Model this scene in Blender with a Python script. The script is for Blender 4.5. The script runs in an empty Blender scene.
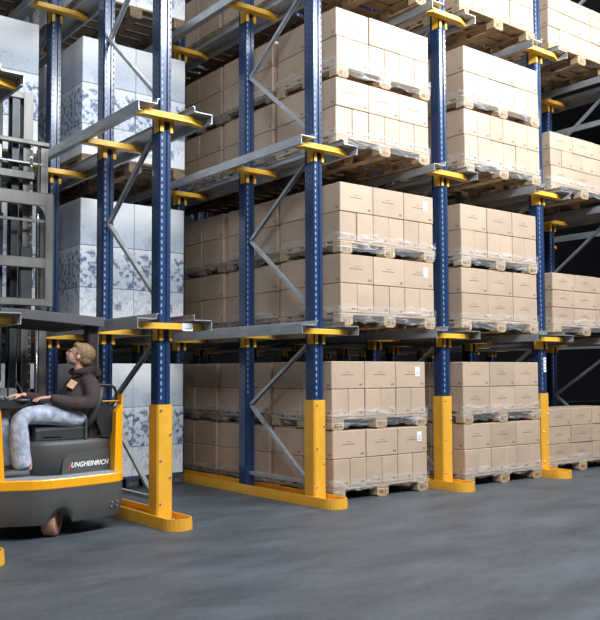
import bpy, bmesh, math, random
from mathutils import Vector, Matrix
random.seed(7)
S = bpy.context.scene
COL = S.collection

# ---------------------------------------------------------------- camera
cam = bpy.data.cameras.new('camera'); co = bpy.data.objects.new('camera', cam); COL.objects.link(co)
yaw, pit, rol = -.6624, .0522, -.0042
fw = Vector((-math.sin(yaw)*math.cos(pit), math.cos(yaw)*math.cos(pit), math.sin(pit)))
rt = Vector((math.cos(yaw), math.sin(yaw), 0)); up = rt.cross(fw)
r2 = rt*math.cos(rol) + up*math.sin(rol); u2 = up*math.cos(rol) - rt*math.sin(rol)
M = Matrix((r2, u2, -fw)).transposed().to_4x4(); M.translation = (-2.7898, -5.3353, 1.0301)
co.matrix_world = M
cam.sensor_fit = 'HORIZONTAL'; cam.sensor_width = 36; cam.lens = 844.52/600*36
cam.shift_y = 18.5154/600
S.camera = co
S.view_settings.view_transform = 'Standard'; S.view_settings.look = 'None'
S.view_settings.gamma = 1; S.view_settings.use_curve_mapping = False
S.view_settings.exposure = 0.0

# ---------------------------------------------------------------- materials
MATS = {}
def mat(name, col, rough=.5, metal=0, noise=0, nscale=8, bump=0, bscale=40, coat=0, coatr=.1, rnd=0, stretch=(1,1,1), dark=None):
    m = bpy.data.materials.new(name); m.use_nodes = True; nt = m.node_tree; N = nt.nodes; Lk = nt.links
    b = N['Principled BSDF']
    b.inputs['Base Color'].default_value = (*col, 1); b.inputs['Roughness'].default_value = rough
    b.inputs['Metallic'].default_value = metal
    b.inputs['Coat Weight'].default_value = coat; b.inputs['Coat Roughness'].default_value = coatr
    tc = N.new('ShaderNodeTexCoord'); mp = N.new('ShaderNodeMapping'); mp.inputs['Scale'].default_value = stretch
    oi = N.new('ShaderNodeObjectInfo'); ad = N.new('ShaderNodeVectorMath'); ad.operation = 'ADD'
    ml = N.new('ShaderNodeVectorMath'); ml.operation = 'SCALE'; ml.inputs[0].default_value = (17, 31, 5)
    Lk.new(oi.outputs['Random'], ml.inputs['Scale'])
    Lk.new(tc.outputs['Object'], mp.inputs['Vector']); Lk.new(mp.outputs[0], ad.inputs[0]); Lk.new(ml.outputs[0], ad.inputs[1])
    if noise or rnd:
        n = N.new('ShaderNodeTexNoise'); n.inputs['Scale'].default_value = nscale; n.inputs['Detail'].default_value = 5
        Lk.new(ad.outputs[0], n.inputs['Vector'])
        mr = N.new('ShaderNodeMapRange'); mr.inputs['From Min'].default_value = .3; mr.inputs['From Max'].default_value = .7
        mr.inputs['To Min'].default_value = 1-noise; mr.inputs['To Max'].default_value = 1+noise*.5
        Lk.new(n.outputs['Fac'], mr.inputs['Value'])
        mr2 = N.new('ShaderNodeMapRange'); mr2.inputs['To Min'].default_value = 1-rnd; mr2.inputs['To Max'].default_value = 1+rnd
        Lk.new(oi.outputs['Random'], mr2.inputs['Value'])
        mm = N.new('ShaderNodeMath'); mm.operation = 'MULTIPLY'
        Lk.new(mr.outputs[0], mm.inputs[0]); Lk.new(mr2.outputs[0], mm.inputs[1])
        vs = N.new('ShaderNodeVectorMath'); vs.operation = 'SCALE'; vs.inputs[0].default_value = col
        Lk.new(mm.outputs[0], vs.inputs['Scale']); Lk.new(vs.outputs[0], b.inputs['Base Color'])
    if bump:
        n2 = N.new('ShaderNodeTexNoise'); n2.inputs['Scale'].default_value = bscale; n2.inputs['Detail'].default_value = 4
        Lk.new(ad.outputs[0], n2.inputs['Vector'])
        bp = N.new('ShaderNodeBump'); bp.inputs['Strength'].default_value = bump; bp.inputs['Distance'].default_value = .01
        Lk.new(n2.outputs['Fac'], bp.inputs['Height']); Lk.new(bp.outputs[0], b.inputs['Normal'])
        if coat: Lk.new(bp.outputs[0], b.inputs['Coat Normal'])
    MATS[name] = m; return m

mat('blue_paint', (.011, .038, .115), .32, noise=.12, nscale=5, coat=.5, coatr=.12)
mat('slot_dark', (.012, .014, .03), .7)
mat('slot_backlit', (.24, .30, .42), .5)  # pale tone painted in for the brightness seen through the holes
mat('yellow_paint', (.80, .40, .035), .42, noise=.10, nscale=9, bump=.05, bscale=12)
mat('yellow_arm', (.86, .48, .05), .38, noise=.10, nscale=14)
mat('zinc', (.50, .52, .55), .40, .55, noise=.22, nscale=16, stretch=(1, .25, 1), bump=.08)
mat('cardboard', (.475, .353, .256), .6, noise=.09, nscale=5, rnd=.08, coat=.35, coatr=.28, bump=.22, bscale=9)
mat('carton_print', (.20, .125, .08), .7)
mat('white_label', (.86, .88, .92), .5)
mat('label_print', (.25, .26, .30), .6)
mat('pine', (.47, .335, .195), .75, noise=.35, nscale=7, rnd=.12, stretch=(1, 1, 8), bump=.2)
mat('old_pine', (.24, .165, .105), .8, noise=.35, nscale=7, rnd=.15, stretch=(1, 1, 8), bump=.2)
mat('dark_pallet', (.05, .07, .11), .55, noise=.2, nscale=6)
mat('truck_grey', (.075, .075, .073), .48, noise=.10, nscale=60, bump=.06, bscale=220)
mat('truck_yellow', (.90, .40, .004), .35, noise=.03, nscale=4, coat=.3)
mat('black_plastic', (.018, .019, .02), .45, bump=.05, bscale=150)
mat('seat_vinyl', (.03, .033, .033), .5, noise=.15, nscale=9, bump=.15, bscale=120)
mat('guard_grey', (.11, .11, .115), .42, .3, noise=.1, nscale=8)
mat('guard_brown', (.035, .025, .024), .45)
mat('mast_grey', (.19, .185, .17), .42, .45, noise=.25, nscale=12, stretch=(1, 1, .2))
mat('mast_dark', (.06, .065, .07), .4, .6, noise=.2, nscale=12)
mat('chrome', (.75, .75, .74), .2, .9)
mat('wheel_tan', (.48, .25, .17), .6, noise=.1, nscale=20)
mat('white_paint', (.85, .85, .83), .4)
mat('red_paint', (.75, .03, .03), .4)
mat('grey_blue_plastic', (.30, .33, .36), .5, noise=.1, nscale=10)
mat('hoodie', (.055, .034, .034), .9, noise=.25, nscale=16, bump=1, bscale=22)
mat('hoodie_print', (.62, .36, .20), .8, noise=.3, nscale=70)
mat('jeans', (.42, .46, .56), .85, noise=.45, nscale=22, bump=1, bscale=20)
mat('skin', (.68, .38, .28), .5, noise=.08, nscale=25)
mat('hair', (.33, .21, .105), .7, noise=.4, nscale=60, bump=.8, bscale=90)
mat('eye', (.04, .03, .03), .3)
mat('shoe', (.10, .10, .11), .7)
mat('rubber', (.02, .02, .02), .7)
mat('wall_panel', (.05, .055, .065), .8, noise=.1, nscale=1)
mat('ceiling_panel', (.10, .105, .11), .8, noise=.1, nscale=1)

def floor_mat():
    m = bpy.data.materials.new('concrete_floor'); m.use_nodes = True; nt = m.node_tree; N = nt.nodes; Lk = nt.links
    b = N['Principled BSDF']; tc = N.new('ShaderNodeTexCoord')
    def noise(sc, det, vec=None, rg=.5):
        n = N.new('ShaderNodeTexNoise'); n.inputs['Scale'].default_value = sc; n.inputs['Detail'].default_value = det
        n.inputs['Roughness'].default_value = rg
        Lk.new(vec or tc.outputs['Object'], n.inputs['Vector']); return n.outputs['Fac']
    mp = N.new('ShaderNodeMapping'); mp.inputs['Scale'].default_value = (.7, 1.6, 1); mp.inputs['Rotation'].default_value = (0, 0, .25)
    Lk.new(tc.outputs['Object'], mp.inputs['Vector'])
    a = noise(1.7, 12, mp.outputs[0], .68); c = noise(30, 4)
    mx = N.new('ShaderNodeMath'); mx.operation = 'MULTIPLY_ADD'; mx.inputs[1].default_value = .25
    Lk.new(c, mx.inputs[0]); Lk.new(a, mx.inputs[2])
    cr = N.new('ShaderNodeValToRGB'); cr.color_ramp.elements[0].position = .48; cr.color_ramp.elements[1].position = .80
    cr.color_ramp.elements[0].color = (.048, .056, .067, 1); cr.color_ramp.elements[1].color = (.096, .110, .130, 1)
    Lk.new(mx.outputs[0], cr.inputs[0]); Lk.new(cr.outputs[0], b.inputs['Base Color'])
    mr = N.new('ShaderNodeMapRange'); mr.inputs['To Min'].default_value = .42; mr.inputs['To Max'].default_value = .68
    Lk.new(a, mr.inputs['Value']); Lk.new(mr.outputs[0], b.inputs['Roughness'])
    bp = N.new('ShaderNodeBump'); bp.inputs['Strength'].default_value = .06; bp.inputs['Distance'].default_value = .01
    Lk.new(c, bp.inputs['Height']); Lk.new(bp.outputs[0], b.inputs['Normal'])
    MATS['concrete'] = m
floor_mat()

def printed_mat(name, sky, seed):
    """white carton with a blue-grey printed line drawing; sky = share of the height left white at the top"""
    m = bpy.data.materials.new(name); m.use_nodes = True; nt = m.node_tree; N = nt.nodes; Lk = nt.links
    b = N['Principled BSDF']; b.inputs['Roughness'].default_value = .5
    tc = N.new('ShaderNodeTexCoord'); mp = N.new('ShaderNodeMapping'); mp.inputs['Location'].default_value = (seed, seed*2, seed)
    Lk.new(tc.outputs['Object'], mp.inputs['Vector'])
    v = N.new('ShaderNodeTexVoronoi'); v.feature = 'DISTANCE_TO_EDGE'; v.inputs['Scale'].default_value = {'print_top': 8, 'print_mid': 22, 'print_low': 12}[name]
    nz = N.new('ShaderNodeTexNoise'); nz.inputs['Scale'].default_value = {'print_top': 7, 'print_mid': 24, 'print_low': 14}[name]; nz.inputs['Detail'].default_value = 10
    Lk.new(mp.outputs[0], nz.inputs['Vector'])
    mixv = N.new('ShaderNodeVectorMath'); mixv.operation = 'MULTIPLY_ADD'; mixv.inputs[1].default_value = (.35, .35, .35)
    Lk.new(nz.outputs['Color'], mixv.inputs[0]); Lk.new(mp.outputs[0], mixv.inputs[2]); Lk.new(mixv.outputs[0], v.inputs['Vector'])
    line = N.new('ShaderNodeMapRange'); line.inputs['From Max'].default_value = .035; line.inputs['To Min'].default_value = 1; line.inputs['To Max'].default_value = 0
    Lk.new(v.outputs['Distance'], line.inputs['Value'])
    blob = N.new('ShaderNodeMapRange'); blob.inputs['From Min'].default_value, blob.inputs['From Max'].default_value = {'print_top': (.52, .80), 'print_mid': (.48, .60), 'print_low': (.52, .75)}[name]
    Lk.new(nz.outputs['Fac'], blob.inputs['Value'])
    mxx = N.new('ShaderNodeMath'); mxx.operation = 'MAXIMUM'
    sc = N.new('ShaderNodeMath'); sc.operation = 'MULTIPLY'; sc.inputs[1].default_value = .75
    Lk.new(line.outputs[0], sc.inputs[0]); Lk.new(sc.outputs[0], mxx.inputs[0]); Lk.new(blob.outputs[0], mxx.inputs[1])
    sp = N.new('ShaderNodeSeparateXYZ'); Lk.new(tc.outputs['Object'], sp.inputs[0])
    zr = N.new('ShaderNodeMapRange'); zr.inputs['From Min'].default_value = sky; zr.inputs['From Max'].default_value = sky-.05
    Lk.new(sp.outputs['Z'], zr.inputs['Value'])
    zr0 = N.new('ShaderNodeMapRange'); zr0.inputs['From Min'].default_value = .03; zr0.inputs['From Max'].default_value = .10
    Lk.new(sp.outputs['Z'], zr0.inputs['Value'])
    ml = N.new('ShaderNodeMath'); ml.operation = 'MULTIPLY'; Lk.new(mxx.outputs[0], ml.inputs[0]); Lk.new(zr.outputs[0], ml.inputs[1])
    ml2 = N.new('ShaderNodeMath'); ml2.operation = 'MULTIPLY'; Lk.new(ml.outputs[0], ml2.inputs[0])
    if name == 'print_low': Lk.new(zr0.outputs[0], ml2.inputs[1])
    else: ml2.inputs[1].default_value = .55 if name == 'print_top' else 1.0
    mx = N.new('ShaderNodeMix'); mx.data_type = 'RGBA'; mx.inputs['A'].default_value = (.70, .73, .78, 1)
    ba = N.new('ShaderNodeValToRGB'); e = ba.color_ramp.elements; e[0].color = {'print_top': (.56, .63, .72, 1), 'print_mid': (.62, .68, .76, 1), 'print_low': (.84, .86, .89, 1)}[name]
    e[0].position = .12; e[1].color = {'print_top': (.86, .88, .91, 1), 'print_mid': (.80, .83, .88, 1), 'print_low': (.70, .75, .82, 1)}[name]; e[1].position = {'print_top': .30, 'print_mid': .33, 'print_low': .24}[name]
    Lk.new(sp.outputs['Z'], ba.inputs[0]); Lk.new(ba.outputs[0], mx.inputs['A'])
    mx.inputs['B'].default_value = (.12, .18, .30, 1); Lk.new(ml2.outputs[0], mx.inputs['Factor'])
    Lk.new(mx.outputs['Result'], b.inputs['Base Color'])
    MATS[name] = m
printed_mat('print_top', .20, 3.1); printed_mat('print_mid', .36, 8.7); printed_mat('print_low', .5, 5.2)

def film_mat():
    m = bpy.data.materials.new('stretch_film'); m.use_nodes = True; nt = m.node_tree; N = nt.nodes; Lk = nt.links
    out = N['Material Output']; b = N['Principled BSDF']; b.inputs['Base Color'].default_value = (.75, .78, .82, 1)
    b.inputs['Roughness'].default_value = .22
    tr = N.new('ShaderNodeBsdfTransparent'); mx = N.new('ShaderNodeMixShader'); tc = N.new('ShaderNodeTexCoord')
    mp = N.new('ShaderNodeMapping'); mp.inputs['Scale'].default_value = (2.5, 2.5, 14); mp.inputs['Rotation'].default_value = (.15, .2, 0)
    n = N.new('ShaderNodeTexNoise'); n.inputs['Scale'].default_value = 2.2; n.inputs['Detail'].default_value = 6; n.inputs['Distortion'].default_value = 1.2
    Lk.new(tc.outputs['Object'], mp.inputs[0]); Lk.new(mp.outputs[0], n.inputs['Vector'])
    mr = N.new('ShaderNodeMapRange'); mr.inputs['From Min'].default_value = .50; mr.inputs['From Max'].default_value = .75
    mr.inputs['To Min'].default_value = .10; mr.inputs['To Max'].default_value = .55
    Lk.new(n.outputs['Fac'], mr.inputs['Value']); Lk.new(mr.outputs[0], mx.inputs[0])
    bp = N.new('ShaderNodeBump'); bp.inputs['Strength'].default_value = .6; bp.inputs['Distance'].default_value = .02
    Lk.new(n.outputs['Fac'], bp.inputs['Height']); Lk.new(bp.outputs[0], b.inputs['Normal'])
    Lk.new(tr.outputs[0], mx.inputs[1]); Lk.new(b.outputs[0], mx.inputs[2]); Lk.new(mx.outputs[0], out.inputs['Surface'])
    MATS['film'] = m
film_mat()

# ---------------------------------------------------------------- mesh helpers
class MB:
    def __init__(s): s.v = []; s.f = []; s.m = []; s.mats = []
    def mi(s, m):
        if m not in s.mats: s.mats.append(m)
        return s.mats.index(m)
    def box(s, c, d, m, bev=0, rot=None):
        bm = bmesh.new(); bmesh.ops.create_cube(bm, size=1)
        for v in bm.verts: v.co = Vector((v.co.x*d[0], v.co.y*d[1], v.co.z*d[2]))
        if bev: bmesh.ops.bevel(bm, geom=list(bm.edges), offset=bev, segments=1, affect='EDGES')
        s.add(bm, m, Matrix.Translation(c) @ (rot.to_4x4() if rot else Matrix.Identity(4))); return s
    def add(s, bm, m, mx=None):
        o = len(s.v); bm.verts.ensure_lookup_table()
        for v in bm.verts: s.v.append(tuple((mx @ v.co) if mx else v.co))
        k = s.mi(m)
        for f in bm.faces: s.f.append([o+v.index for v in f.verts]); s.m.append(k)
        bm.free()
    def quad(s, a, b, c, d, m):
        o = len(s.v); s.v += [tuple(a), tuple(b), tuple(c), tuple(d)]; s.f.append([o, o+1, o+2, o+3]); s.m.append(s.mi(m))
    def prism(s, pts, fn, m, n=2, cap=True):
        """pts: 2D loop; fn(i, p) -> 3D point of station i; n stations"""
        o = len(s.v); L = len(pts); k = s.mi(m)
        for i in range(n):
            for p in pts: s.v.append(tuple(fn(i, p)))
        for i in range(n-1):
            for j in range(L):
                a = o+i*L+j; b = o+i*L+(j+1) % L; s.f.append([a, b, b+L, a+L]); s.m.append(k)
        if cap:
            s.f.append([o+j for j in range(L)][::-1]); s.m.append(k)
            s.f.append([o+(n-1)*L+j for j in range(L)]); s.m.append(k)
        return s
    def cyl(s, a, b, r, m, seg=14, r2=None):
        a = Vector(a); b = Vector(b); d = (b-a).normalized(); q = d.to_track_quat('Z', 'Y').to_matrix()
        pts = [(math.cos(2*math.pi*i/seg), math.sin(2*math.pi*i/seg)) for i in range(seg)]
        rr = (r, r if r2 is None else r2)
        return s.prism(pts, lambda i, p: (a if i == 0 else b) + q @ Vector((p[0]*rr[i], p[1]*rr[i], 0)), m)
    def tube(s, path, r, m, seg=10):
        path = [Vector(p) for p in path]
        pts = [(math.cos(2*math.pi*i/seg), math.sin(2*math.pi*i/seg)) for i in range(seg)]
        def fn(i, p):
            d = (path[min(i+1, len(path)-1)] - path[max(i-1, 0)]).normalized(); q = d.to_track_quat('Z', 'Y').to_matrix()
            return path[i] + q @ Vector((p[0]*r, p[1]*r, 0))
        return s.prism(pts, fn, m, len(path))
    def bar(s, a, b, w, h, m, side=Vector((1, 0, 0))):
        """C-section bar from a to b (open channel)"""
        a = Vector(a); b = Vector(b); d = (b-a).normalized(); x = side; y = d.cross(x).normalized(); t = .004
        pts = [(-w/2, -h/2), (w/2, -h/2), (w/2, h/2), (w/2-t, h/2), (w/2-t, -h/2+t), (-w/2+t, -h/2+t), (-w/2+t, h/2), (-w/2, h/2)]
        return s.prism(pts, lambda i, p: (a if i == 0 else b) + x*p[0] + y*p[1], m)
    def mesh(s, name, smooth=False):
        me = bpy.data.meshes.new(name); me.from_pydata(s.v, [], s.f)
        for m in s.mats: me.materials.append(MATS[m])
        me.polygons.foreach_set('material_index', s.m)
        if smooth: me.polygons.foreach_set('use_smooth', [True]*len(me.polygons))
        bm = bmesh.new(); bm.from_mesh(me); bmesh.ops.remove_doubles(bm, verts=bm.verts, dist=1e-5)
        bmesh.ops.recalc_face_normals(bm, faces=bm.faces); bm.to_mesh(me); bm.free()
        me.update(); return me
    def obj(s, name, parent=None, smooth=False, loc=None):
        return link(name, s.mesh(name, smooth), parent, loc)
def link(name, me, parent=None, loc=None):
    o = bpy.data.objects.new(name, me); COL.objects.link(o)
    if parent: o.parent = parent
    if loc: o.location = loc
    return o
def tag(o, label, cat, group=None):
    o['label'] = label; o['category'] = cat
    if group: o['group'] = group
    return o
def thing(name, label, cat, loc=(0, 0, 0), group=None):
    o = bpy.data.objects.new(name, None); COL.objects.link(o); o.location = loc; o.empty_display_size = .1
    return tag(o, label, cat, group)
def dup(root, loc, label, group=None, rz=0):
    r = root.copy(); COL.objects.link(r); r.location = loc; r.rotation_euler.z = rz; r['label'] = label
    if group: r['group'] = group
    for ch in list(root.children):
        c = ch.copy(); COL.objects.link(c); c.parent = r
        for g in ch.children:
            e = g.copy(); COL.objects.link(e); e.parent = c
    return r

# ---------------------------------------------------------------- the hall
def struct(name, mb): o = mb.obj(name); o['kind'] = 'structure'; return o
struct('floor', MB().box((12, 0, -.08), (76, 30, .1), 'concrete'))
struct('wall_back', MB().box((12, 12.1, 4), (76, .2, 8), 'wall_panel'))
struct('wall_right', MB().box((50.1, 0, 4), (.2, 24, 8), 'wall_panel'))
struct('ceiling', MB().box((12, 4.6, 8.1), (76, 15, .2), 'ceiling_panel'))

# ---------------------------------------------------------------- racking
ROWX = [-1.25, .125, 1.53, 3.04, 4.50, 6.0, 7.5]
DEP = [0, .93, 2.16, 3.09, 4.32, 5.25, 6.48, 7.41]
Z = [1.38, 2.87, 4.36]
FZ = -.03      # floor height
H = 5.75
# row words used in labels, and lane words
ROWW = ['row left of truck', 'row right of truck', 'second row right of truck', 'third row right of truck',
        'fourth row right of truck', 'fifth row right of truck', 'rightmost row']
LEVW = ['lowest level', 'middle level', 'top level']

def upright_mesh():
    m = MB()
    prof = [(-.05, -.03), (-.042, -.045), (-.016, -.045), (-.010, -.034), (.010, -.034), (.016, -.045), (.042, -.045), (.05, -.03), (.05, .065), (-.05, .065)]
    m.prism(prof, lambda i, p: (p[0], p[1], FZ+.004 if i == 0 else H), 'blue_paint')
    n = int((H-.9)/.05)
    e = .0012
    for k in range(n):
        z = .86+k*.05
        if any(abs(z-.02-q) < .06 for q in Z): continue
        m.box((-.029, -.045, z), (.011, .003, .026), 'slot_backlit')
        m.box((.033, -.045, z), (.009, .003, .024), 'slot_dark')
        for sx in (-1, 1):
            m.box((sx*.05, .002, z), (.003, .010, .024), 'slot_backlit' if sx > 0 else 'slot_dark')
            m.box((sx*.05, .042, z+.025), (.003, .009, .018), 'slot_dark')
    return m.mesh('upright')
UP = upright_mesh()
def guard_mesh():
    m = MB(); w = .062; d = .056; t = .006
    pts = [(-w, .068), (-w, -d+.012), (-w+.012, -d), (w-.012, -d), (w, -d+.012), (w, .068), (w-t, .068), (w-t, -.047), (-w+t, -.047), (-w+t, .068)]
    m.prism(pts, lambda i, p: (p[0], p[1], .0 if i == 0 else .81), 'yellow_paint')
    return m.mesh('post_guard')
GU = guard_mesh()
def bolt_mesh():
    m = MB(); m.cyl((0, .002, 0), (0, -.006, 0), .009, 'chrome', 8); m.cyl((0, -.004, 0), (0, -.010, 0), .005, 'chrome', 6)
    return m.mesh('bolt')
BO = bolt_mesh()
def arm_mesh(both=(1, 1)):
    m = MB()
    l = r = .285
    # flat folded arm crossing the front of the post, tapering at the tips
    top = [(-l, -.062), (-l+.07, -.135), (r-.13, -.135), (r, -.085), (r, -.052), (-l, -.052)]
    m.prism(top, lambda i, p: (p[0], p[1], -.042 if i == 0 else 0), 'yellow_arm')
    # two hook tabs that grip the post
    for x0, x1 in ((-.056, -.022), (.030, .056)):
        m.prism([(x0, -.060), (x1, -.060), (x1, -.046), (x0, -.046)], lambda i, p: (p[0], p[1], -.12 if i == 0 else -.04), 'yellow_arm')
    for x in (-.056, .056-.005):
        m.prism([(x, -.060), (x+.005, -.060), (x+.005, .03), (x, .03)], lambda i, p: (p[0], p[1], -.12 if i == 0 else -.0), 'yellow_arm')
    return m.mesh('support_arm')
ARM = arm_mesh()
def brace_mesh(za, zb, d):
    m = MB(); m.bar((0, .05, za), (0, d-.05, zb), .034, .026, 'zinc')
    m.cyl((-.022, d-.055, zb), (.022, d-.055, zb), .008, 'chrome', 8); m.cyl((-.022, .055, za), (.022, .055, za), .008, 'chrome', 8)
    return m.mesh('diagonal_brace')
BR = {}
def braces(par, d, x=0):
    for za, zb in ((.10, .745), (1.29, .745), (1.55, 2.22), (2.82, 2.22), (3.03, 3.72), (4.31, 3.72), (4.50, 5.2), (5.65, 5.2)):
        k = (za, zb, round(d, 2))
        if k not in BR: BR[k] = brace_mesh(*k)
        link('diagonal_brace', BR[k], par, (x, 0, 0))
    if ('h', d) not in BR:
        m = MB(); m.bar((0, .04, .14), (0, d-.04, .14), .03, .03, 'zinc'); BR[('h', d)] = m.mesh('foot_strut')
    link('foot_strut', BR[('h', d)], par, (x, 0, 0))
FRW = ['front one', 'second back', 'third back', 'fourth back']
for i, X in enumerate(ROWX):
    nf = 1 if i == 0 else (3 if i < 4 else 4)
    for k in range(nf):
        y0 = DEP[2*k]; d = DEP[2*k+1]-y0
        if i == 1 and k == 1: y0 = 2.05; d = DEP[3]-y0
        if i == 2 and k == 0: d = .975
        if i == 2 and k == 1: y0 = 2.215; d = DEP[3]-y0
        fr = thing('upright_frame', f'blue rack frame, zinc braces, {FRW[k]}, {ROWW[i]}', 'rack frame', (X, y0, 0), 'blue upright frames of the racking')
        for py in (0, d):
            link('upright', UP, fr, (0, py, 0))
            for z in Z: link('support_arm', ARM, fr, (0, py, z))
        braces(fr, d)
        if k == 0:
            g = link('post_guard', GU, fr, (0, 0, 0))
            for bx, bz in ((-.035, .77), (-.035, .42), (-.035, .12), (.04, .60), (.04, .30)):
                link('bolt', BO, g, (bx, -.056, bz))
        if k == 0 and i == 4:
            b = MB(); b.box((0, 0, 0), (.04, .002, .15), 'white_label')
            for j in range(4): b.box((0, -.001, -.05+.034*j), (.02, .002, .014), 'label_print')
            s = b.obj('load_sign', fr, loc=(.012, -.048, 1.1)); s['label'] = 'small white sign with dark marks'
        if k == 0 and i in (1, 0):
            b = MB(); b.box((0, 0, 0), (.085, .002, .055), 'white_label'); b.box((.005, -.001, -.01), (.05, .002, .004), 'label_print')
            s = b.obj('location_label', fr, loc=(.13, -.137, 1.355)); s['label'] = 'small white card on the yellow arm'

# yellow floor channels with rounded noses
def channel(X, y1, lab, x=0):
    m = MB(); W = .10; t = .012; h = .068; y0 = -.50 if X < -1 else -.225
    n = 10; outer = [(-W, y1)] + [(-W*math.cos(math.pi*j/n), y0 - W*math.sin(math.pi*j/n)*1.05) for j in range(n+1)] + [(W, y1)]
    inner = [(p[0]*(1-t/W), y1 if p[1] == y1 else y0 + (p[1]-y0)*(1-t/W)) for p in outer]
    loop = outer + inner[::-1]
    m.prism(loop, lambda i, p: (p[0]*(1.06 if i == 0 else (1.05 if i == 1 else 1)), p[1], (FZ, .0, h+FZ+.01)[i]), 'yellow_paint', 3)
    m.prism(outer, lambda i, p: (p[0]*.97, p[1]+.004, .002+FZ if i == 0 else .0), 'yellow_paint')
    o = m.obj('floor_guide_channel', loc=(X, 0, 0)); tag(o, lab, 'guide rail', 'yellow floor guide channels')
    for yy in (-.13, -.21):
        b = MB(); b.cyl((0, 0, 0), (0, 0, .018), .014, 'chrome', 6); b.cyl((0, 0, .01), (0, 0, .035), .007, 'chrome', 8)
        b.obj('anchor_bolt', o, loc=(.03, yy, .0))
for i, X in enumerate(ROWX):
    channel(X, 5.5 if i else 1.2, f'yellow round-nosed floor channel under the {ROWW[i]}')

# zinc pallet rails lying on the arms
def rail_mesh(s, y1):
    """s = +1: rail right of its post line, -1: left"""
    t = .005
    c = [(.272, -.046), (.294, -.046), (.294, .026), (.150, .026), (.150, .060), (.130, .060)]
    # thickened polyline
    a = [Vector((p[0], p[1])) for p in c]; outl = []; inl = []
    for k, p in enumerate(a):
        d = (a[min(k+1, len(a)-1)] - a[max(k-1, 0)]).normalized(); n = Vector((-d.y, d.x)) * (t*(1.4 if 0 < k < len(a)-1 else 1))
        outl.append(p); inl.append(p+n)
    loop = outl + inl[::-1]
    m = MB(); m.prism([(q.x*s, q.y) for q in loop], lambda i, p: (p[0], -.20 if i == 0 else y1, p[1]), 'zinc')
    return m.mesh('pallet_rail')
RM = {(s, y): rail_mesh(s, y) for s in (-1, 1) for y in (7.5, 1.3)}
for i, X in enumerate(ROWX):
    for s in (-1, 1):
        if (i == 0 and s < 0) or (i == 6 and s > 0): continue
        for l, z in enumerate(Z):
            o = link('pallet_rail', RM[(s, 1.3 if i == 0 else 7.5)], None, (X, 0, z))
            tag(o, f'zinc pallet rail at the {LEVW[l]}, {"left" if s < 0 else "right"} side of the {ROWW[i]}', 'pallet rail', 'zinc pallet rails')

# ---------------------------------------------------------------- pallets
PD = .84; PH = .108
def pallet_meshes(wood):
    deck = MB()
    for k in range(5):
        y = .05 + k*(PD-.10)/4
        deck.box((0, y, PH-.009), (1.2, .10 if k % 2 else .13 if k else .10, .018), wood, .002)
    for x in (-.5275, 0, .5275): deck.box((x, PD/2, PH-.027), (.145, PD, .018), wood, .002)
    deck = deck.mesh('deck')
    blk = MB(); blk.box((0, 0, 0), (.145, .10, .062), wood, .004)
    # nail heads and a stamped mark on the block face
    blk.box((-.02, -.0505, 0), (.05, .002, .03), 'carton_print'); blk.box((.03, -.0505, .0), (.016, .002, .03), 'carton_print')
    blk = blk.mesh('block')
    bot = MB(); bot.box((0, 0, .005), (.10, PD, .010), wood, .002); bot = bot.mesh('bottom_board')
    return deck, blk, bot
PM = {w: pallet_meshes(w) for w in ('pine', 'old_pine', 'dark_pallet')}
PROTO = {}
def pallet(loc, label, wood='pine', sx=1, front=True, rz=0):
    key = (wood, front)
    if key not in PROTO:
        deck, blk, bot = PM[wood]
        r = thing('pallet', label, 'pallet', loc, 'loaded pallets')
        link('deck', deck, r)
        for x in (-.5275, 0, .5275):
            for y in (.05, PD/2, PD-.05):
                link('block', blk, r, (x, y, .010+.031))
        for x in (-.5275, 0, .5275): link('bottom_board', bot, r, (x, PD/2, 0))
        PROTO[key] = r; o = r
    else: o = dup(PROTO[key], loc, label)
    o.location = loc; o.rotation_euler.z = rz; o.scale.x = sx
    return o

# ---------------------------------------------------------------- cartons
CM = {}
def carton_mesh(w, d, h, kind):
    k = (w, d, h, kind)
    if k in CM: return CM[k]
    m = MB(); g = .0025
    m.box((w/2, d/2, h/2), (w-2*g, d-2*g, h-g), 'cardboard', .005)
    f = g - .0004
    def patch(x0, x1, z0, z1, mt='carton_print'): m.quad((x0, f-.0006, z0), (x1, f-.0006, z0), (x1, f-.0006, z1), (x0, f-.0006, z1), mt)
    def side(y0, y1, z0, z1, mt='carton_print'): m.quad((f-.0006, y1, z0), (f-.0006, y0, z0), (f-.0006, y0, z1), (f-.0006, y1, z1), mt)
    # printed code stamps low on the faces
    for dx in range(3): patch(w-.060+dx*.012, w-.052+dx*.012, .026, .044)
    for dx in range(3): side(.030+dx*.012, .038+dx*.012, .026, .044)
    if kind == 'wide':
        x = w*.28
        for q in (.03, .022, .04, .018, .032):
            patch(x, x+q-.004, h*.50, h*.50+.006); x += q
            if x > w*.70: break
        patch(w*.40, w*.56, h*.60, h*.60+.003)
    # a tape seam over the side face
    CM[k] = m.mesh('carton'); return CM[k]
SM = {}
def seal_mesh():
    m = MB(); m.box((0, 0, 0), (.055, .002, .085), 'white_label')
    for j in range(4): m.box((0, -.001, -.03+.012*j), (.04, .0015, .004), 'label_print')
    return m.mesh('address_label')
SEAL = seal_mesh()
ORD = ['leftmost', 'second from left', 'third from left', 'fourth from left', 'fifth from left', 'rightmost']
def nth(i, n):
    if i == n-1: return 'rightmost'
    return ORD[i]
def jit(a=.002): return random.uniform(-a, a)
def put_carton(w, d, h, kind, p, label, group, rz=0):
    o = link('carton', carton_mesh(w, d, h, kind), None, p); o.rotation_euler.z = rz
    return tag(o, label, 'carton', group)

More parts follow.
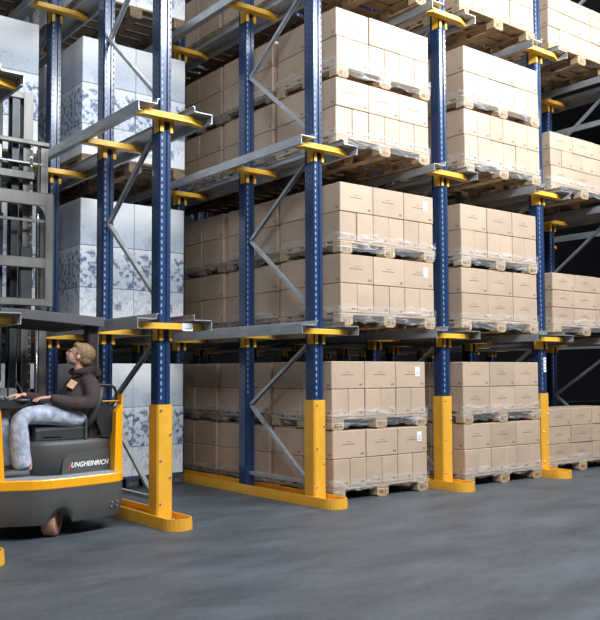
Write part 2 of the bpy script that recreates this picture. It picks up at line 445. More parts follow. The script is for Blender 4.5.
def load(cx, y, z, rows, lane, lev, tier, seals=(), depthword=None, wood='pine', film=True, rz=0):
    LW = 1.19 if lane == LE else 1.11 if lane == LC else 1.14
    """one pallet with its cartons. rows: list of (kind, height); lane/lev/tier words for the labels"""
    where = ' '.join(q for q in (tier, lev, lane) if q)
    dw = depthword
    pallet((cx, y, z), (f'wooden pallet, {tier+", " if tier else ""}{lev}, {lane}' + (f', {dw}' if dw else ', front')), wood, rz=rz, sx=(LW+.01)/1.2)
    zz = z+PH+.001
    names = {1: ['only'], 2: ['lower', 'upper'], 3: ['bottom', 'middle', 'top']}[len(rows)]
    for ri, (kind, h) in enumerate(rows):
        n = 3 if kind == 'wide' else 6
        w = LW/n; dd = PD/2-.005
        rown = names[ri]
        ox = cx-LW/2
        if not dw:
            for k in range(n):
                o = put_carton(w, dd, h, kind, (ox+k*w+jit(.0012), y+.004+jit(.004), zz), f'brown carton, {nth(k, n)}, {rown} row, {where}, front', f'cartons in the front load, {where}', jit(.006))
                if (ri, k) in seals:
                    s = link('address_label', SEAL, o, (w*.72, .0005, h*.62)); s['label'] = 'white address label'
            put_carton(w, dd, h, kind, (ox, y+.004+dd+.002, zz), f'brown carton behind corner, {rown} row, {where}', f'cartons in the front load, {where}', jit(.004))
        else:
            for j, nf in enumerate(('near', 'far')):
                put_carton(w, dd, h, kind, (ox+jit(.002), y+.004+j*(dd+.001), zz), f'{nf} brown carton, {rown} row, {where}, {dw}', f'cartons in the {dw}, {where}', jit(.004))
        zz += h+.001
    if film: wrap(cx, y, z, zz, (tier+', ' if tier else '')+lev+', '+lane, dw, LW)
    return zz

def wrap(cx, y, z, ztop, where, dw, LW):
    """crumpled stretch film band hugging the pallet edge and the carton feet"""
    m = MB(); rr = random.Random(hash((round(cx, 2), round(y, 2), round(z, 2))) % 9999)
    x0 = cx-LW/2-.01; x1 = cx+LW/2+.01; y0 = y-.006; y1 = y+PD+.004
    path = []
    def seg(a, b, n): return [(a[0]+(b[0]-a[0])*t/n, a[1]+(b[1]-a[1])*t/n) for t in range(n)]
    if dw: path = seg((x0, y1), (x0, y0), 14)+[(x0, y0)]
    else: path = seg((x0, y1), (x0, y0), 14)+seg((x0, y0), (x1, y0), 22)+[(x1, y0)]
    zl = [z+(.078 if z < 0 else .03), z+(.085 if z < 0 else .06), z+.095, z+PH+.02, z+PH+.06]
    cols = []
    for (px, py) in path:
        top = rr.uniform(-.012, .025); bot = rr.uniform(-.012, .012); col = []
        for q, zz in enumerate(zl):
            off = rr.uniform(.0, .005)
            nx = -1 if px <= x0+1e-4 else 0; ny = -1 if py <= y0+1e-4 else 0
            col.append((px+nx*off, py+ny*off, zz+(bot if q == 0 else top if q == 4 else 0)))
        cols.append(col)
    for a, b in zip(cols, cols[1:]):
        for q in range(4): m.quad(a[q], b[q], b[q+1], a[q+1], 'film')
    if dw or True:   # slack diagonal pulls of film on the side face
        for k in range(2):
            ya = y+rr.uniform(.15, .7); zb = z+PH+.03; prev = None
            for q in range(9):
                t = q/8; yy = ya+.10*t*rr.uniform(.7, 1.2)+.02*math.sin(q*2.1); zz = zb+t*(ztop-zb)*.55
                wq = .004+.010*rr.random()
                cur = ((x0-.003-.003*rr.random(), yy, zz), (x0-.003, yy+wq, zz+.006))
                if prev: m.quad(prev[0], prev[1], cur[1], cur[0], 'film')
                prev = cur
    o = m.obj('stretch_film', smooth=True)
    tag(o, f'clear stretch film around the load, {where}' + (f', {dw}' if dw else ', front'), 'stretch film', 'stretch film on the loads')

CC, CD, CE = 2.265, 3.775, 5.27
LC, LD, LE = 'centre lane', 'lane right of centre', 'far right lane'
g0, g1 = .233, .243
wide = 'wide'; tall = 'tall'
# centre lane
y_c = [0.0, -.12, -.07]
for l, (z, h) in enumerate(((FZ, g0), (Z[0]+.033, g1), (Z[1]+.033, g1))):
    lev = ['floor level', 'lowest level', 'middle level'][l]
    for t in (0, 1):
        tw = ['lower pallet', 'upper pallet'][t]; zb = z + t*(PH+2*h+.004)
        se = {(1, 2)} if l < 2 else set()
        load(CC+jit(.006), y_c[l]+jit(.01), zb, [(tall, h), (wide, h)], LC, lev, tw, se)
        for k in (1, 2, 3):
            load(CC+jit(.012), y_c[l]+.885*k+jit(.012), zb+.0, [(tall, h), (wide, h)], LC, lev, tw, (),
                 ['', 'second load back', 'third load back', 'fourth load back'][k], film=(k < 3), wood='old_pine')
for k in (0, 1, 2, 3):
    load(CC, -.05+.885*k, Z[2]+.033, [(tall, g1), (wide, g1)], LC, 'top level', '', (), [None, 'second load back', 'third load back', 'fourth load back'][k],
         film=False, wood='pine' if k == 0 else 'old_pine')
# lane right of centre
y_d = [-.10, -.10, -.15]
for l, (z, h) in enumerate(((FZ, g0), (Z[0]+.033, g1), (Z[1]+.033, g1))):
    lev = ['floor level', 'lowest level', 'middle level'][l]
    for t in (0, 1):
        tw = ['lower pallet', 'upper pallet'][t]; zb = z + t*(PH+2*h+.004)
        load(CD+jit(.006), y_d[l]+jit(.01), zb, [(tall if (l+t) % 2 == 0 or l == 2 else wide, h), (wide if l < 2 or t else tall, h)], LD, lev, tw)
load(CD, -.12, Z[2]+.033, [(tall, g1), (wide, g1)], LD, 'top level', '', film=False)
# far right lane: single pallets
load(CE, .03, FZ, [(wide, .188), (wide, .185), (wide, .185)], LE, 'floor level', '')
load(CE, -.05, Z[0]+.033, [(wide, .18), (wide, .18), (wide, .18)], LE, 'lowest level', '')
load(CE, -.06, Z[1]+.033, [(wide, .185), (tall, .18), (wide, .18)], LE, 'middle level', '')
load(CE, -.06, Z[2]+.033, [(tall, .19), (tall, .19), (wide, .19)], LE, 'top level', '', film=False)
# deeper pallets of the two right lanes, seen from below
for cx, lane in ((CD, LD), (CE, LE)):
    for l in (1, 2):
        for k in (1, 2, 3):
            zb = Z[l]+.033; dwd = ['', 'second load back', 'third load back', 'fourth load back'][k]
            pallet((cx+jit(.02), -.1+.89*k, zb), f'wooden pallet seen from below, {LEVW[l]}, {lane}, {dwd}', 'old_pine')
            if lane == LE:
                for c3 in range(3):
                    b = put_carton(.396, .80, .40, 'wide', (cx-.595+c3*.397, -.09+.89*k, zb+PH+.001), f'large brown carton, {["left","middle","right"][c3]}, {LEVW[l]}, {lane}, {dwd}', f'cartons in the deep loads, {lane}')

# ---------------------------------------------------------------- white printed cartons (left lanes)
def white_mesh(w, d, h, mt):
    m = MB(); m.box((w/2, d/2, h/2), (w-.004, d-.004, h-.003), mt, .004); return m.mesh('printed_carton')
WM = {}
def white_load(x0, x1, y, z, H_, lane, lev, dw, tier=''):
    wd = (x1-x0)
    pallet(((x0+x1)/2, y, z), f'{"worn wooden" if z > 1 else "dark"} pallet under white cartons, {lev}, {lane}{dw}', 'old_pine' if z > 1 else 'dark_pallet', sx=wd/1.2)
    zz = z+PH+.001
    H_ += .022
    rows = [('print_low', .26, 'bottom'), ('print_mid', .35, 'middle'), ('print_top', .39, 'top')]
    for mt, fr, rn in rows:
        h = H_*fr
        for k in (0, 1):
            key = (round(wd, 3), round(h, 3), mt)
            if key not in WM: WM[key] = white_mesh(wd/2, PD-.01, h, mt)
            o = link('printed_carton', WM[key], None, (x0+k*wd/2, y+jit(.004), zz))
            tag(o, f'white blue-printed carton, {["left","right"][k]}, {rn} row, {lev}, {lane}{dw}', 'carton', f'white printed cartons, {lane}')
        zz += h+.0005
LB = 'lane right of the truck'; LA = "truck's lane"
for l, (z, hh) in enumerate(((FZ, 1.02), (Z[0]+.033, 1.07), (Z[1]+.033, 1.06), (Z[2]+.033, .9))):
    lev = ['floor level', 'lowest level', 'middle level', 'top level'][l]
    for k in (0, 1, 2):
        if k == 2 and l in (0, 3): continue
        white_load(.284, 1.352, 1.80+.9*k+jit(.01), z, hh, LB, lev, ['', ', second back', ', third back'][k])
for l, (z, hh) in enumerate(((FZ, 1.02), (Z[0]+.033, 1.05), (Z[1]+.033, 1.17), (Z[2]+.033, .9))):
    lev = ['floor level', 'lowest level', 'middle level', 'top level'][l]
    white_load(-1.104, -.014, 2.07+jit(.01), z, hh, LA, lev, '')
    if l in (1,2): white_load(-1.104, -.014, 2.97+jit(.01), z, hh, LA, lev, ', second back')


# ---------------------------------------------------------------- reach truck
T = thing('reach_truck', 'yellow and grey reach truck with raised grey mast, in the lane at the left', 'forklift truck', (-.62, .4, 0))
TO = Vector((-.62, .4, 0))
def tp(mb, name, smooth=False, parent=None, label=None):
    """link a truck part whose mesh was laid out in hall coordinates"""
    mb.v = [tuple(Vector(v)-TO) for v in mb.v]
    o = mb.obj(name, parent or T, smooth)
    if label: o['label'] = label
    return o
# plan outline of the rear end (left -> right), then the long sides
rear = [(-1.135, .17), (-1.09, .09), (-1.0, .03), (-.885, -.03), (-.82, -.06), (-.76, -.075), (-.70, -.08), (-.64, -.075), (-.58, -.07), (-.53, -.062), (-.44, -.045), (-.34, -.03), (-.25, -.01), (-.19, .012), (-.15, .05), (-.127, .10), (-.12, .17)]
plan = rear + [(-.12, 1.0), (-1.135, 1.0)]
def arch(x): # lower edge of the skirt with the wheel opening
    t = (x+.635)/.085
    return .068 + (.075*math.sqrt(max(0, 1-t*t)) if abs(t) < 1 else 0)
rear_f = []
for a, b in zip(rear, rear[1:]):
    for q in range(4): rear_f.append((a[0]+(b[0]-a[0])*q/4, a[1]+(b[1]-a[1])*q/4))
rear_f.append(rear[-1])
pl2 = rear_f + [(-.12, 1.0), (-1.135, 1.0)]
m = MB(); cxm, cym = -.63, .5
def skirt(i, p):
    s = (.955, .98, 1.0, 1.0, 1.0)[i]
    zb = arch(p[0]) if p[1] < .5 else .068
    z = (zb, max(zb+.015, .11), max(zb+.02, .17), .24, .295)[i]
    return (cxm+(p[0]-cxm)*s, cym+(p[1]-cym)*s, z)
m.prism(pl2, skirt, 'truck_grey', 5, cap=False)
m.prism(pl2, lambda i, p: (cxm+(p[0]-cxm)*.99, cym+(p[1]-cym)*.99, .20 if i == 0 else .29), 'truck_grey')
body = tp(m, 'chassis', smooth=True)
for p in body.data.polygons: p.use_smooth = abs(p.normal.z) < .5
for k, bx in enumerate((-.262, -.215)):
    for bz in (.138, .165):
        b = MB(); b.cyl((bx+(.006 if bz > .15 else 0), -.002+k*.012-.02, bz), (bx, .02, bz), .006, 'chrome', 8); tp(b, 'bolt', parent=None)
m = MB(); m.prism(pl2, lambda i, p: (cxm+(p[0]-cxm)*(1.004 if 0 < i < 3 else .998), cym+(p[1]-cym)*(1.004 if 0 < i < 3 else .998), (.292, .298, .350, .356)[i]), 'truck_yellow', 4)
tp(m, 'step_rim', label='yellow rim around the step')
m = MB(); m.prism(rear + [(-.12, .9), (-1.13, .9)], lambda i, p: (cxm+(p[0]-cxm)*.96, cym+(p[1]-cym)*.96, .350 if i == 0 else .362), 'grey_blue_plastic')
tp(m, 'footwell_mat')
# drive wheel seen through the opening
m = MB(); a = Vector((-.635, .085, .080)); ax = Vector((.80, -.6, 0)).normalized()
prof = [(-.045, .075), (-.045, .100), (-.035, .110), (.035, .110), (.045, .100), (.045, .075)]
seg = 28; q = ax.to_track_quat('Z', 'Y').to_matrix()
m.prism([(math.cos(2*math.pi*j/seg), math.sin(2*math.pi*j/seg)) for j in range(seg)], lambda i, p: a + q @ Vector((p[0]*prof[i][1], p[1]*prof[i][1], prof[i][0])), 'wheel_tan', 6)
w = tp(m, 'drive_wheel', True, label='tan drive wheel')
m = MB(); m.cyl(a-ax*.05, a+ax*.05, .05, 'guard_grey', 20); tp(m, 'wheel_hub', parent=w)
# plinth under the seat
pln = [(-.775, .62), (-.79, .24), (-.775, .17), (-.74, .115), (-.69, .082), (-.62, .066), (-.55, .072), (-.20, .16), (-.155, .20), (-.145, .62)]
m = MB(); m.prism(pln, lambda i, p: (cxm+(p[0]+.47)*(1, 1, .985, .95)[i]+.16, .4+(p[1]-.4)*(1, 1, .985, .95)[i], (.36, .55, .572, .585)[i]), 'truck_grey', 4)
plinth = tp(m, 'seat_plinth', True)
for p in plinth.data.polygons: p.use_smooth = len(p.vertices) == 4
# raised cover panel with the maker's name
e1 = Vector((-.55, .072, 0)); e2 = Vector((-.20, .16, 0)); dr = (e2-e1).normalized(); nr = Vector((dr.y, -dr.x, 0))
cov = [(-.035, .362), (-.022, .455), (.005, .485), (.04, .497), (.385, .515), (.385, .362)]
m = MB(); m.prism(cov, lambda i, p: e1 + dr*p[0] + nr*(.0 if i == 0 else .007) + Vector((0, 0, p[1])), 'truck_grey')
panel = tp(m, 'cover_panel')
def lettering(txt, origin, d, n, size, mt, parent, shear=.25, gap=1.05):
    cu = bpy.data.curves.new('t', 'FONT'); cu.body = txt; cu.size = size; cu.extrude = .001; cu.shear = shear; cu.offset = size*.018; cu.space_character = gap
    to = bpy.data.objects.new('t', cu); COL.objects.link(to); bpy.context.view_layer.update()
    me = bpy.data.meshes.new_from_object(to.evaluated_get(bpy.context.evaluated_depsgraph_get()))
    bpy.data.objects.remove(to); up_ = Vector((0, 0, 1))
    w_ = max(v.co.x for v in me.vertices)
    for v in me.vertices: v.co = origin + d*v.co.x + up_*v.co.y + n*v.co.z - TO
    me.materials.clear(); me.materials.append(MATS[mt]); me.name = 'lettering'
    o = link('lettering', me, parent); o['label'] = {'white_paint': 'white brand lettering', 'red_paint': 'red first letter of the lettering'}[mt]; return w_
o0 = e1 + dr*.018 + nr*.0085 + Vector((0, 0, .405))
w1 = lettering('J', o0, dr, nr, .046, 'red_paint', panel)
lettering('UNGHEINRICH', o0+dr*(w1+.001), dr, nr, .046, 'white_paint', panel, gap=1.0)
# right rear corner pillar, yellow with slanted top
m = MB(); pil = [(-.192, .30), (-.125, .30), (-.125, .885), (-.133, .885), (-.137, .815), (-.182, .765)]
m.prism(pil, lambda i, p: (p[0], (.085 if p[0] < -.16 else .10) if i == 0 else .17, p[1]), 'truck_yellow'); tp(m, 'corner_pillar', label='yellow corner pillar')
m = MB(); m.prism([(-1.10, .30), (-.962, .30), (-.995, .80), (-1.10, .80)], lambda i, p: (p[0], .03 if i == 0 else .12, p[1]), 'truck_yellow'); tp(m, 'front_pillar', label='yellow pillar at the left edge')
# battery housing behind the seat
m = MB(); m.box((-.63, .83, .56), (1.0, .33, .40), 'truck_grey', .03); tp(m, 'battery_housing')
m = MB(); m.box((-.85, .70, .84), (.36, .12, .18), 'grey_blue_plastic', .02); m.box((-.86, .66, .955), (.14, .10, .05), 'white_paint', .01); tp(m, 'dashboard_box')
# dark tray and loop handle behind the backrest
m = MB(); m.prism([(-.30, .70), (-.26, .60), (-.20, .60), (-.15, .72), (-.135, .80), (-.30, .80)], lambda i, p: (p[0], .14 if i == 0 else .40, p[1]), 'black_plastic'); tp(m, 'storage_tray')
m = MB(); m.box((-.225, .145, .838), (.19, .02, .008), 'truck_yellow', .003); tp(m, 'tray_trim', label='yellow trim strip')
m = MB(); m.tube([(-.29, .15, .87), (-.292, .15, .925), (-.28, .15, .945), (-.26, .15, .952), (-.19, .15, .946), (-.165, .15, .93), (-.155, .15, .905), (-.152, .15, .87)], .010, 'black_plastic'); tp(m, 'grab_handle', True)
# seat
S0 = MB()
S0.prism([(.13, .590), (.13, .655), (.16, .690), (.20, .700), (.40, .700), (.44, .690), (.46, .655), (.46, .590)], lambda i, p: ((-.735, -.73, -.64, -.42, -.37)[i], .295+(p[0]-.295)*(.90, 1, 1, 1, .95)[i], p[1]+(-.03, -.008, .0, .006, .0)[i]*(1 if p[1] > .6 else 0)), 'seat_vinyl', 5)
seat = tp(S0, 'seat_cushion')
m = MB(); m.box((-.56, .29, .592), (.36, .30, .030), 'black_plastic', .006); m.box((-.62, .14, .607), (.13, .02, .012), 'chrome', .002)
m.tube([(-.385, .125, .585), (-.385, .125, .72)], .008, 'guard_grey'); tp(m, 'seat_base')
m = MB(); bk = [(-.40, .66, .13), (-.375, .72, .155), (-.345, .80, .165), (-.315, .88, .15), (-.295, .94, .12), (-.285, .965, .08)]
pts = [(math.cos(2*math.pi*j/16), math.sin(2*math.pi*j/16)) for j in range(16)]
m.prism(pts, lambda i, p: (bk[i][0]+.035+.045*(abs(p[0])**.7*(1 if p[0] > 0 else -1)), .28+bk[i][2]*1.1*(abs(p[1])**.6*(1 if p[1] > 0 else -1)), bk[i][1]), 'seat_vinyl', 6); tp(m, 'backrest', True)
# overhead guard
m = MB()
m.prism([(0, .0), (0, .055), (.02, .065), (.88, .065), (.88, 0)], lambda i, p: ((-.97, -.80, -.255)[i], .13+p[0], (1.395, 1.392, 1.355)[i]+p[1]), 'guard_grey', 3)
tp(m, 'overhead_guard')
m = MB()
for k in range(6): m.box((-.61, .30+.11*k, 1.372), (.66, .022, .02), 'guard_grey', .003, Matrix.Rotation(.055, 3, 'Y'))
tp(m, 'guard_bars')
m = MB(); m.prism([(-.030, -.02), (-.02, -.03), (.03, -.03), (.035, .05), (-.03, .05)], lambda i, p: ((-.305, -.312)[i]+p[0]*(1.25, 1)[i], .22+p[1], (.56, 1.37)[i]), 'guard_brown'); gp = tp(m, 'guard_pillar', label='dark pillar of the overhead guard')
m = MB(); m.box((-.268, .205, 1.17), (.010, .012, .38), 'mast_grey', .002); tp(m, 'edge_strip', parent=gp)
m = MB(); m.prism([(-.03, -.03), (.03, -.03), (.03, .05), (-.03, .05)], lambda i, p: (-.935+p[0], .85+p[1], (.56, 1.39)[i]), 'guard_brown'); tp(m, 'guard_pillar')
# mast
def mirror(f, name, **k):
    for s in (1, -1):
        m = MB(); f(m, s); tp(m, name, **k)
mx_ = -.60
def chan(m, s, xo, xi, y, z0, z1, mt):   # U channel mast profile
    t = .012; d = .10
    pts = [(xo, 0), (xo, d), (xi, d), (xi, d-t), (xo-t if xo > xi else xo+t, d-t), (xo-t if xo > xi else xo+t, t), (xi, t), (xi, 0)]
    m.prism(pts, lambda i, p: (mx_+s*p[0], y+p[1], z0 if i == 0 else z1), mt)
mirror(lambda m, s: chan(m, s, .378, .318, 1.28, .10, 2.86, 'mast_grey'), 'outer_mast_channel')
mirror(lambda m, s: chan(m, s, .262, .185, 1.31, .20, 3.30, 'mast_grey'), 'inner_mast_channel')
mirror(lambda m, s: chan(m, s, .155, .10, 1.33, .30, 3.28, 'mast_dark'), 'lift_channel')
mirror(lambda m, s: (m.cyl((mx_+s*.295, 1.27, .15), (mx_+s*.295, 1.27, 1.6), .011, 'chrome', 14), m.cyl((mx_+s*.295, 1.27, 1.5), (mx_+s*.295, 1.27, 2.9), .008, 'chrome', 12)), 'lift_cylinder', smooth=True)
def chain(m, s):
    for k in range(110):
        z = .35+k*.023
        m.box((mx_+s*.235, 1.27, z), (.022 if k % 2 else .014, .014, .017), 'mast_dark' if k % 3 else 'chrome')
mirror(chain, 'lift_chain')
for z, y, xw, th, mt in ((2.885, 1.28, .76, .035, 'mast_grey'), (3.27, 1.34, .56, .05, 'mast_grey'), (2.72, 1.30, .72, .02, 'chrome'), (2.61, 1.26, .50, .06, 'mast_grey'), (.45, 1.38, .72, .10, 'mast_dark'), (.85, 1.36, .70, .12, 'mast_dark')):
    m = MB(); m.box((mx_, y, z), (xw, .05, th), mt, .004); tp(m, 'cross_member')
m = MB(); m.cyl((mx_, 1.33, .2), (mx_, 1.33, 2.3), .035, 'mast_dark', 16); m.cyl((mx_, 1.33, 2.3), (mx_, 1.33, 3.2), .022, 'chrome', 16); tp(m, 'centre_cylinder', True)
# load guard frame: a grey plate with large rounded openings
def frame_plate(m, mt):
    xo, xi = .385, .315; z0, z1 = 1.56, 2.47; y = 1.18; th = .03
    m.box((mx_, y, z1-.057), (2*xo-.004, th-.004, .108), mt, .006)
    m.box((mx_, y, 1.905), (2*xo-.004, th-.004, .085), mt, .006)
    m.box((mx_, y, z0+.032), (2*xo-.004, th-.004, .058), mt, .006)
    for s in (1, -1):
        m.box((mx_+s*(xo+xi)/2, y, (z0+z1)/2), (xo-xi, th, z1-z0), mt, .006)
        m.prism([(0, 0), (.06, 0), (.035, -.02), (.015, -.045), (0, -.09)][::1], lambda i, p: (mx_+s*(xi-p[0]), y-th/2+.001 if i == 0 else y+th/2-.001, z1-.11+p[1]), mt)
    m.box((mx_, y+.01, 2.24), (2*xi+.02, .015, .025), mt, .003)
m = MB(); frame_plate(m, 'mast_grey'); tp(m, 'load_guard')
mirror(lambda m, s: m.box((mx_+s*.22, .95, .10), (.12, 1.0, .07), 'truck_grey', .01), 'support_leg')
mirror(lambda m, s: (m.box((mx_+s*.18, 1.62, 1.58), (.10, .80, .03), 'mast_dark', .008), m.box((mx_+s*.18, 1.22, 1.80), (.10, .035, .46), 'mast_dark', .008)), 'fork')
# operator console
m = MB(); m.prism([(-1.10, .81), (-.66, .80), (-.63, .815), (-.66, .832), (-.74, .850), (-1.10, .855)], lambda i, p: (p[0], .18 if i == 0 else .52, p[1]), 'black_plastic'); con = tp(m, 'operator_console')
m = MB(); m.cyl((-.80, .21, .850), (-.80, .21, .864), .055, 'guard_grey', 24); m.cyl((-.80, .21, .862), (-.80, .21, .868), .035, 'black_plastic', 20); tp(m, 'steering_disc', True, parent=con)
m = MB(); m.prism([(-1.05, .85), (-.88, .85), (-.90, .90), (-1.05, .93)], lambda i, p: (p[0], .40 if i == 0 else .50, p[1]), 'grey_blue_plastic'); tp(m, 'display', parent=con)
for xx, yy in ((-.86, .34), (-.90, .30)):
    m = MB(); m.tube([(xx, yy, .85), (xx-.005, yy, .875)], .006, 'black_plastic'); m.cyl((xx-.005, yy, .872), (xx-.006, yy, .886), .011, 'grey_blue_plastic', 12); tp(m, 'lever', parent=con)
m = MB(); m.tube([(-.715, .62, 1.03), (-.66, .55, .87)], .005, 'black_plastic'); tp(m, 'antenna', parent=con)
m = MB(); m.tube([(-.775, .55, .85), (-.775, .55, 1.0)], .006, 'black_plastic'); tp(m, 'antenna', parent=con)
m = MB(); m.tube([(-1.10, .45, 1.17), (-.90, .45, 1.185), (-.875, .45, 1.17), (-.865, .45, 1.14), (-.865, .45, 1.06), (-.875, .45, 1.035), (-.90, .45, 1.025), (-1.0, .45, 1.03)], .011, 'guard_grey'); tp(m, 'loop_handle', True)
m = MB(); m.tube([(-.90, .40, .85), (-.905, .40, 1.40)], .011, 'black_plastic'); tp(m, 'guard_strut', True)

# ---------------------------------------------------------------- driver
def skin(chains, name, mt, vox=.006, parent=None, extra=None, smooth=6, subs=2):
    """chains: list of lists of (x,y,z,rx,ry); grown with a skin modifier, fused by a voxel remesh"""
    bm_all = bmesh.new()
    for ch in chains:
        me = bpy.data.meshes.new('s'); me.from_pydata([c[:3] for c in ch], [(i, i+1) for i in range(len(ch)-1)], [])
        o = bpy.data.objects.new('s', me); COL.objects.link(o)
        sk = o.modifiers.new('k', 'SKIN'); me.skin_vertices.new() if not me.skin_vertices else None
        for i, c in enumerate(ch):
            me.skin_vertices[0].data[i].radius = (c[3], c[4] if len(c) > 4 else c[3])
        me.skin_vertices[0].data[0].use_root = True
        sb = o.modifiers.new('b', 'SUBSURF'); sb.levels = subs
        bpy.context.view_layer.update()
        e = bpy.data.meshes.new_from_object(o.evaluated_get(bpy.context.evaluated_depsgraph_get()))
        bm_all.from_mesh(e); bpy.data.objects.remove(o)
    if extra: extra(bm_all)
    me = bpy.data.meshes.new(name); bm_all.to_mesh(me); bm_all.free()
    o = bpy.data.objects.new(name, me); COL.objects.link(o)
    r = o.modifiers.new('r', 'REMESH'); r.mode = 'VOXEL'; r.voxel_size = vox
    if smooth: sm = o.modifiers.new('m', 'SMOOTH'); sm.iterations = smooth; sm.factor = .5
    bpy.context.view_layer.update()
    e = bpy.data.meshes.new_from_object(o.evaluated_get(bpy.context.evaluated_depsgraph_get()))
    bpy.data.objects.remove(o)
    e.materials.clear(); e.materials.append(MATS[mt]); e.name = name
    for p in e.polygons: p.use_smooth = True
    return link(name, e, parent)
def ell(bm, c, r, rot=None, seg=24):
    b = bmesh.new(); bmesh.ops.create_uvsphere(b, u_segments=seg, v_segments=seg//2, radius=1)
    for v in b.verts:
        p = Vector((v.co.x*r[0], v.co.y*r[1], v.co.z*r[2]))
        if rot: p = rot @ p
        v.co = p + Vector(c)
    me = bpy.data.meshes.new('e'); b.to_mesh(me); b.free(); bm.from_mesh(me)

# head: looks to -X, tilted back (up) and turned a little away
HC = Vector((-.385, .235, 1.157))
HR = Matrix.Rotation(math.radians(-34), 3, 'Z') @ Matrix.Rotation(math.radians(20), 3, 'Y')   # local -X = face
def hp(x, y, z): return HC + HR @ Vector((x, y, z))
def head(bm):
    ell(bm, hp(.012, 0, .012), (.083, .064, .072), HR)        # cranium
    ell(bm, hp(-.034, 0, -.028), (.048, .050, .055), HR)      # face
    ell(bm, hp(-.048, 0, -.066), (.024, .026, .018), HR)      # chin
    ell(bm, hp(-.012, 0, -.050), (.052, .048, .026), HR)      # jaw
    ell(bm, hp(-.084, 0, -.018), (.013, .009, .017), HR)      # nose
    ell(bm, hp(-.079, 0, -.006), (.010, .007, .020), HR)
    ell(bm, hp(-.076, 0, -.047), (.009, .019, .005), HR)      # lips
    ell(bm, hp(-.074, 0, -.054), (.009, .016, .005), HR)
    ell(bm, hp(-.066, 0, .014), (.014, .036, .008), HR)       # brow
    for s in (1, -1):
        ell(bm, hp(.004, s*.063, -.012), (.013, .007, .019), HR)   # ears
def hand(base, dirx, side, nf=1):
    """palm and five fingers; base = wrist, dirx = pointing direction, side = thumb side (+1 toward +Y)"""
    d = Vector(dirx).normalized(); sd = Vector((0, 1, 0)) - d*d.y; sd.normalize(); dn = d.cross(sd).normalized()
    if dn.z > 0: dn = -dn
    B = Vector(base); ch = []
    def P(a, b, c, r): q = B+d*a+sd*b*side+dn*c; return (q.x, q.y, q.z, r)
    for k, b in enumerate((-.018, -.006, .006, .018)):           # metacarpals fuse into the palm
        ch.append([P(0, b*.6, 0, .011), P(.025, b*.9, -.002, .0115), P(.052, b*1.15, 0, .0095)])
    for k, (b, L, cur) in enumerate(((-.021, .040, 1.2), (-.007, .051, 1.0), (.008, .055, .9), (.022, .050, .7))):
        ch.append([P(.048, b, 0, .0085), P(.048+L*.42, b*1.1, .003*cur, .0078), P(.048+L*.74, b*1.15, .012*cur, .0070), P(.048+L*.95, b*1.15, .022*cur, .0060)])
    ch.append([P(.010, .016, .004, .0100), P(.030, .034, .008, .0085), P(.048, .043, .014, .0075), P(.062, .045, .020, .0062)])
    return ch
WL = (-.655, .125, .872); WR = (-.775, .30, .888)
chains = [
    [(-.40, .24, .725, .085, .105), (-.385, .24, .80, .065, .085), (-.365, .24, .88, .065, .085), (-.368, .24, .975, .050, .07), (-.380, .238, 1.03, .042, .044), (-.388, .237, 1.07, .040, .042), (-.390, .235, 1.12, .038, .038)],
    [(-.372, .24, .965, .05), (-.360, .160, .965, .034), (-.360, .105, .87, .030), (-.390, .098, .808, .026), (-.52, .108, .838, .026), (WL[0]+.02, WL[1], WL[2]+.002, .016), (*WL, .014)],
    [(-.372, .24, .965, .05), (-.370, .325, .965, .034), (-.42, .37, .86, .036), (-.46, .37, .815, .032), (-.62, .335, .86, .026), (WR[0]+.02, WR[1], WR[2]+.002, .016), (*WR, .014)],
    [(-.40, .24, .725, .06), (-.42, .175, .722, .05), (-.62, .165, .752, .040), (-.800, .155, .755, .030), (-.81, .155, .73, .030), (-.80, .155, .56, .028), (-.755, .155, .42, .025), (-.77, .155, .395, .025)],
    [(-.40, .24, .725, .06), (-.42, .30, .722, .05), (-.66, .305, .760, .040), (-.865, .305, .765, .030), (-.88, .305, .74, .030), (-.86, .305, .56, .028), (-.835, .30, .42, .025), (-.85, .30, .395, .025)],
] + hand(WL, (-1, .10, -.06), 1) + hand(WR, (-1, -.08, -.04), -1)
body_ob = skin(chains, 'person', 'skin', .0045, None, head, smooth=3)
tag(body_ob, 'man in brown hoodie and light jeans seated sideways on the truck, looking up', 'person')
# hoodie: torso, sleeves, hood folded at the nape, hem and cuffs
hood = [
    [(-.445, .24, .745, .140, .125), (-.425, .24, .80, .148, .128), (-.385, .24, .88, .138, .135), (-.368, .24, .965, .092, .130), (-.380, .24, 1.025, .062, .080)],
    [(-.368, .24, .985, .07), (-.350, .142, .970, .070), (-.350, .092, .88, .067), (-.382, .086, .815, .064), (-.50, .096, .828, .056), (-.59, .110, .853, .044), (-.625, .116, .866, .032), (-.645, .12, .870, .025)],
    [(-.368, .24, .985, .07), (-.360, .338, .970, .064), (-.40, .380, .88, .058), (-.455, .378, .815, .052), (-.60, .345, .85, .043), (-.72, .312, .880, .033), (-.755, .305, .886, .026)],
    [(-.290, .165, 1.010, .030), (-.272, .20, 1.035, .040), (-.265, .24, 1.040, .044), (-.272, .285, 1.035, .040), (-.290, .32, 1.010, .030)],
    [(-.450, .20, 1.035, .018), (-.425, .165, 1.042, .024), (-.38, .150, 1.050, .030), (-.33, .165, 1.052, .036), (-.30, .21, 1.055, .038), (-.30, .27, 1.055, .038), (-.33, .31, 1.052, .036), (-.38, .325, 1.050, .030), (-.435, .30, 1.04, .022)],
]
hd = skin(hood, 'hoodie', 'hoodie', .007, body_ob, None, smooth=4); hd['label'] = 'dark brown hooded sweatshirt'
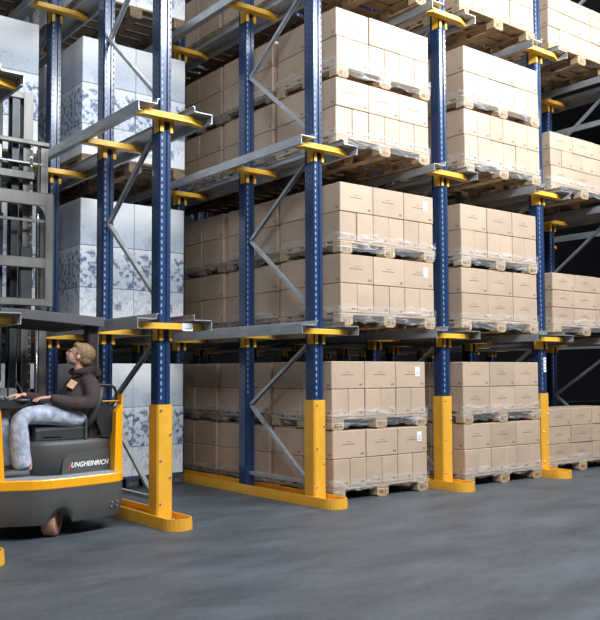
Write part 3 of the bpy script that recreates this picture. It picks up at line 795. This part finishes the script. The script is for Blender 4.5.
# printed patch on the chest side of the hoodie
m = MB(); m.box((0, 0, 0), (.050, .004, .060), 'hoodie_print', .0015)
pt = m.obj('chest_print', hd, loc=(-.478, .150, .958)); pt.rotation_euler = (math.radians(-28), math.radians(28), math.radians(-38)); pt['label'] = 'small orange and white print'
jn = [
    [(-.405, .24, .765, .098, .110), (-.405, .24, .72, .100, .122), (-.42, .24, .700, .08, .10)],
    [(-.40, .22, .725, .080), (-.44, .172, .734, .085), (-.62, .162, .758, .076), (-.775, .153, .760, .068), (-.838, .153, .728, .064), (-.835, .153, .66, .068), (-.83, .153, .54, .070), (-.815, .153, .45, .070), (-.81, .153, .405, .062)],
    [(-.40, .26, .725, .075), (-.44, .30, .732, .080), (-.66, .305, .770, .070), (-.85, .305, .780, .058), (-.903, .305, .748, .056), (-.895, .305, .66, .056), (-.875, .305, .54, .056), (-.855, .305, .44, .058), (-.85, .305, .415, .050)],
]
j_ = skin(jn, 'jeans', 'jeans', .007, body_ob, None, smooth=3); j_['label'] = 'washed light blue jeans'
for (x, y) in ((-.825, .153), (-.87, .30)):
    m = MB(); ch = [(.055, .364, .028), (.055, .375, .032), (0, .378, .038), (-.06, .378, .040), (-.10, .375, .034), (-.118, .368, .020)]
    pts = [(math.cos(2*math.pi*j/14), math.sin(2*math.pi*j/14)) for j in range(14)]
    m.prism(pts, lambda i, p: (x+ch[i][0], y+p[0]*ch[i][2], max(.363, ch[i][1]+p[1]*ch[i][2]*(.95 if ch[i][0] > -.03 else .6)+.008)), 'shoe', 6); m.obj('shoe', body_ob, True)
def hair_shape(bm):
    ell(bm, hp(.022, 0, .022), (.082, .069, .072), HR)
    ell(bm, hp(-.028, 0, .058), (.040, .050, .026), HR)
    ell(bm, hp(.045, 0, -.018), (.050, .058, .048), HR)
    for s in (1, -1): ell(bm, hp(.000, s*.052, .012), (.026, .014, .030), HR)
hr = skin([[tuple(hp(.02, 0, .03))+(.03,), tuple(hp(.05, 0, .02))+(.03,)]], 'hair', 'hair', .005, body_ob, hair_shape, smooth=2); hr['label'] = 'short dark blond hair'
for s in (1, -1):
    bm = bmesh.new(); ell(bm, hp(-.071, s*.021, .001), (.008, .010, .006), HR, 12); me = bpy.data.meshes.new('eye'); bm.to_mesh(me); bm.free(); me.materials.append(MATS['eye']); link('eye', me, body_ob)

# ---------------------------------------------------------------- light: a luminaire over the aisle, plus unseen fill lamps added
def area(name, loc, target, sx, sy, power, col):
    l = bpy.data.lights.new(name, 'AREA'); l.shape = 'RECTANGLE'; l.size = sx; l.size_y = sy; l.energy = power; l.color = col
    o = bpy.data.objects.new(name, l); COL.objects.link(o); o.location = loc
    o.rotation_euler = (Vector(target)-Vector(loc)).to_track_quat('-Z', 'Y').to_euler(); return o
area('aisle_key_fill', (3.4, -3.9, 5.6), (2.4, 0, 2.9), 8.0, .7, 880, (.92, .965, 1.0))
area('aisle_key_fill', (-2.4, -4.8, 5.4), (-.1, 1.0, 1.8), 2.5, 1.0, 250, (.93, .97, 1.0))  # unseen fill lamp, added to brighten the left lanes
area('interior_fill', (1.0, 3.0, 7.6), (1, 3, 0), 8, .5, 130, (1, .96, .9))  # unseen lamp added above the racks to lift their dark interior
w = bpy.data.worlds.new('world'); S.world = w; w.use_nodes = True
w.node_tree.nodes['Background'].inputs[0].default_value = (.80, .88, 1, 1); w.node_tree.nodes['Background'].inputs[1].default_value = .13
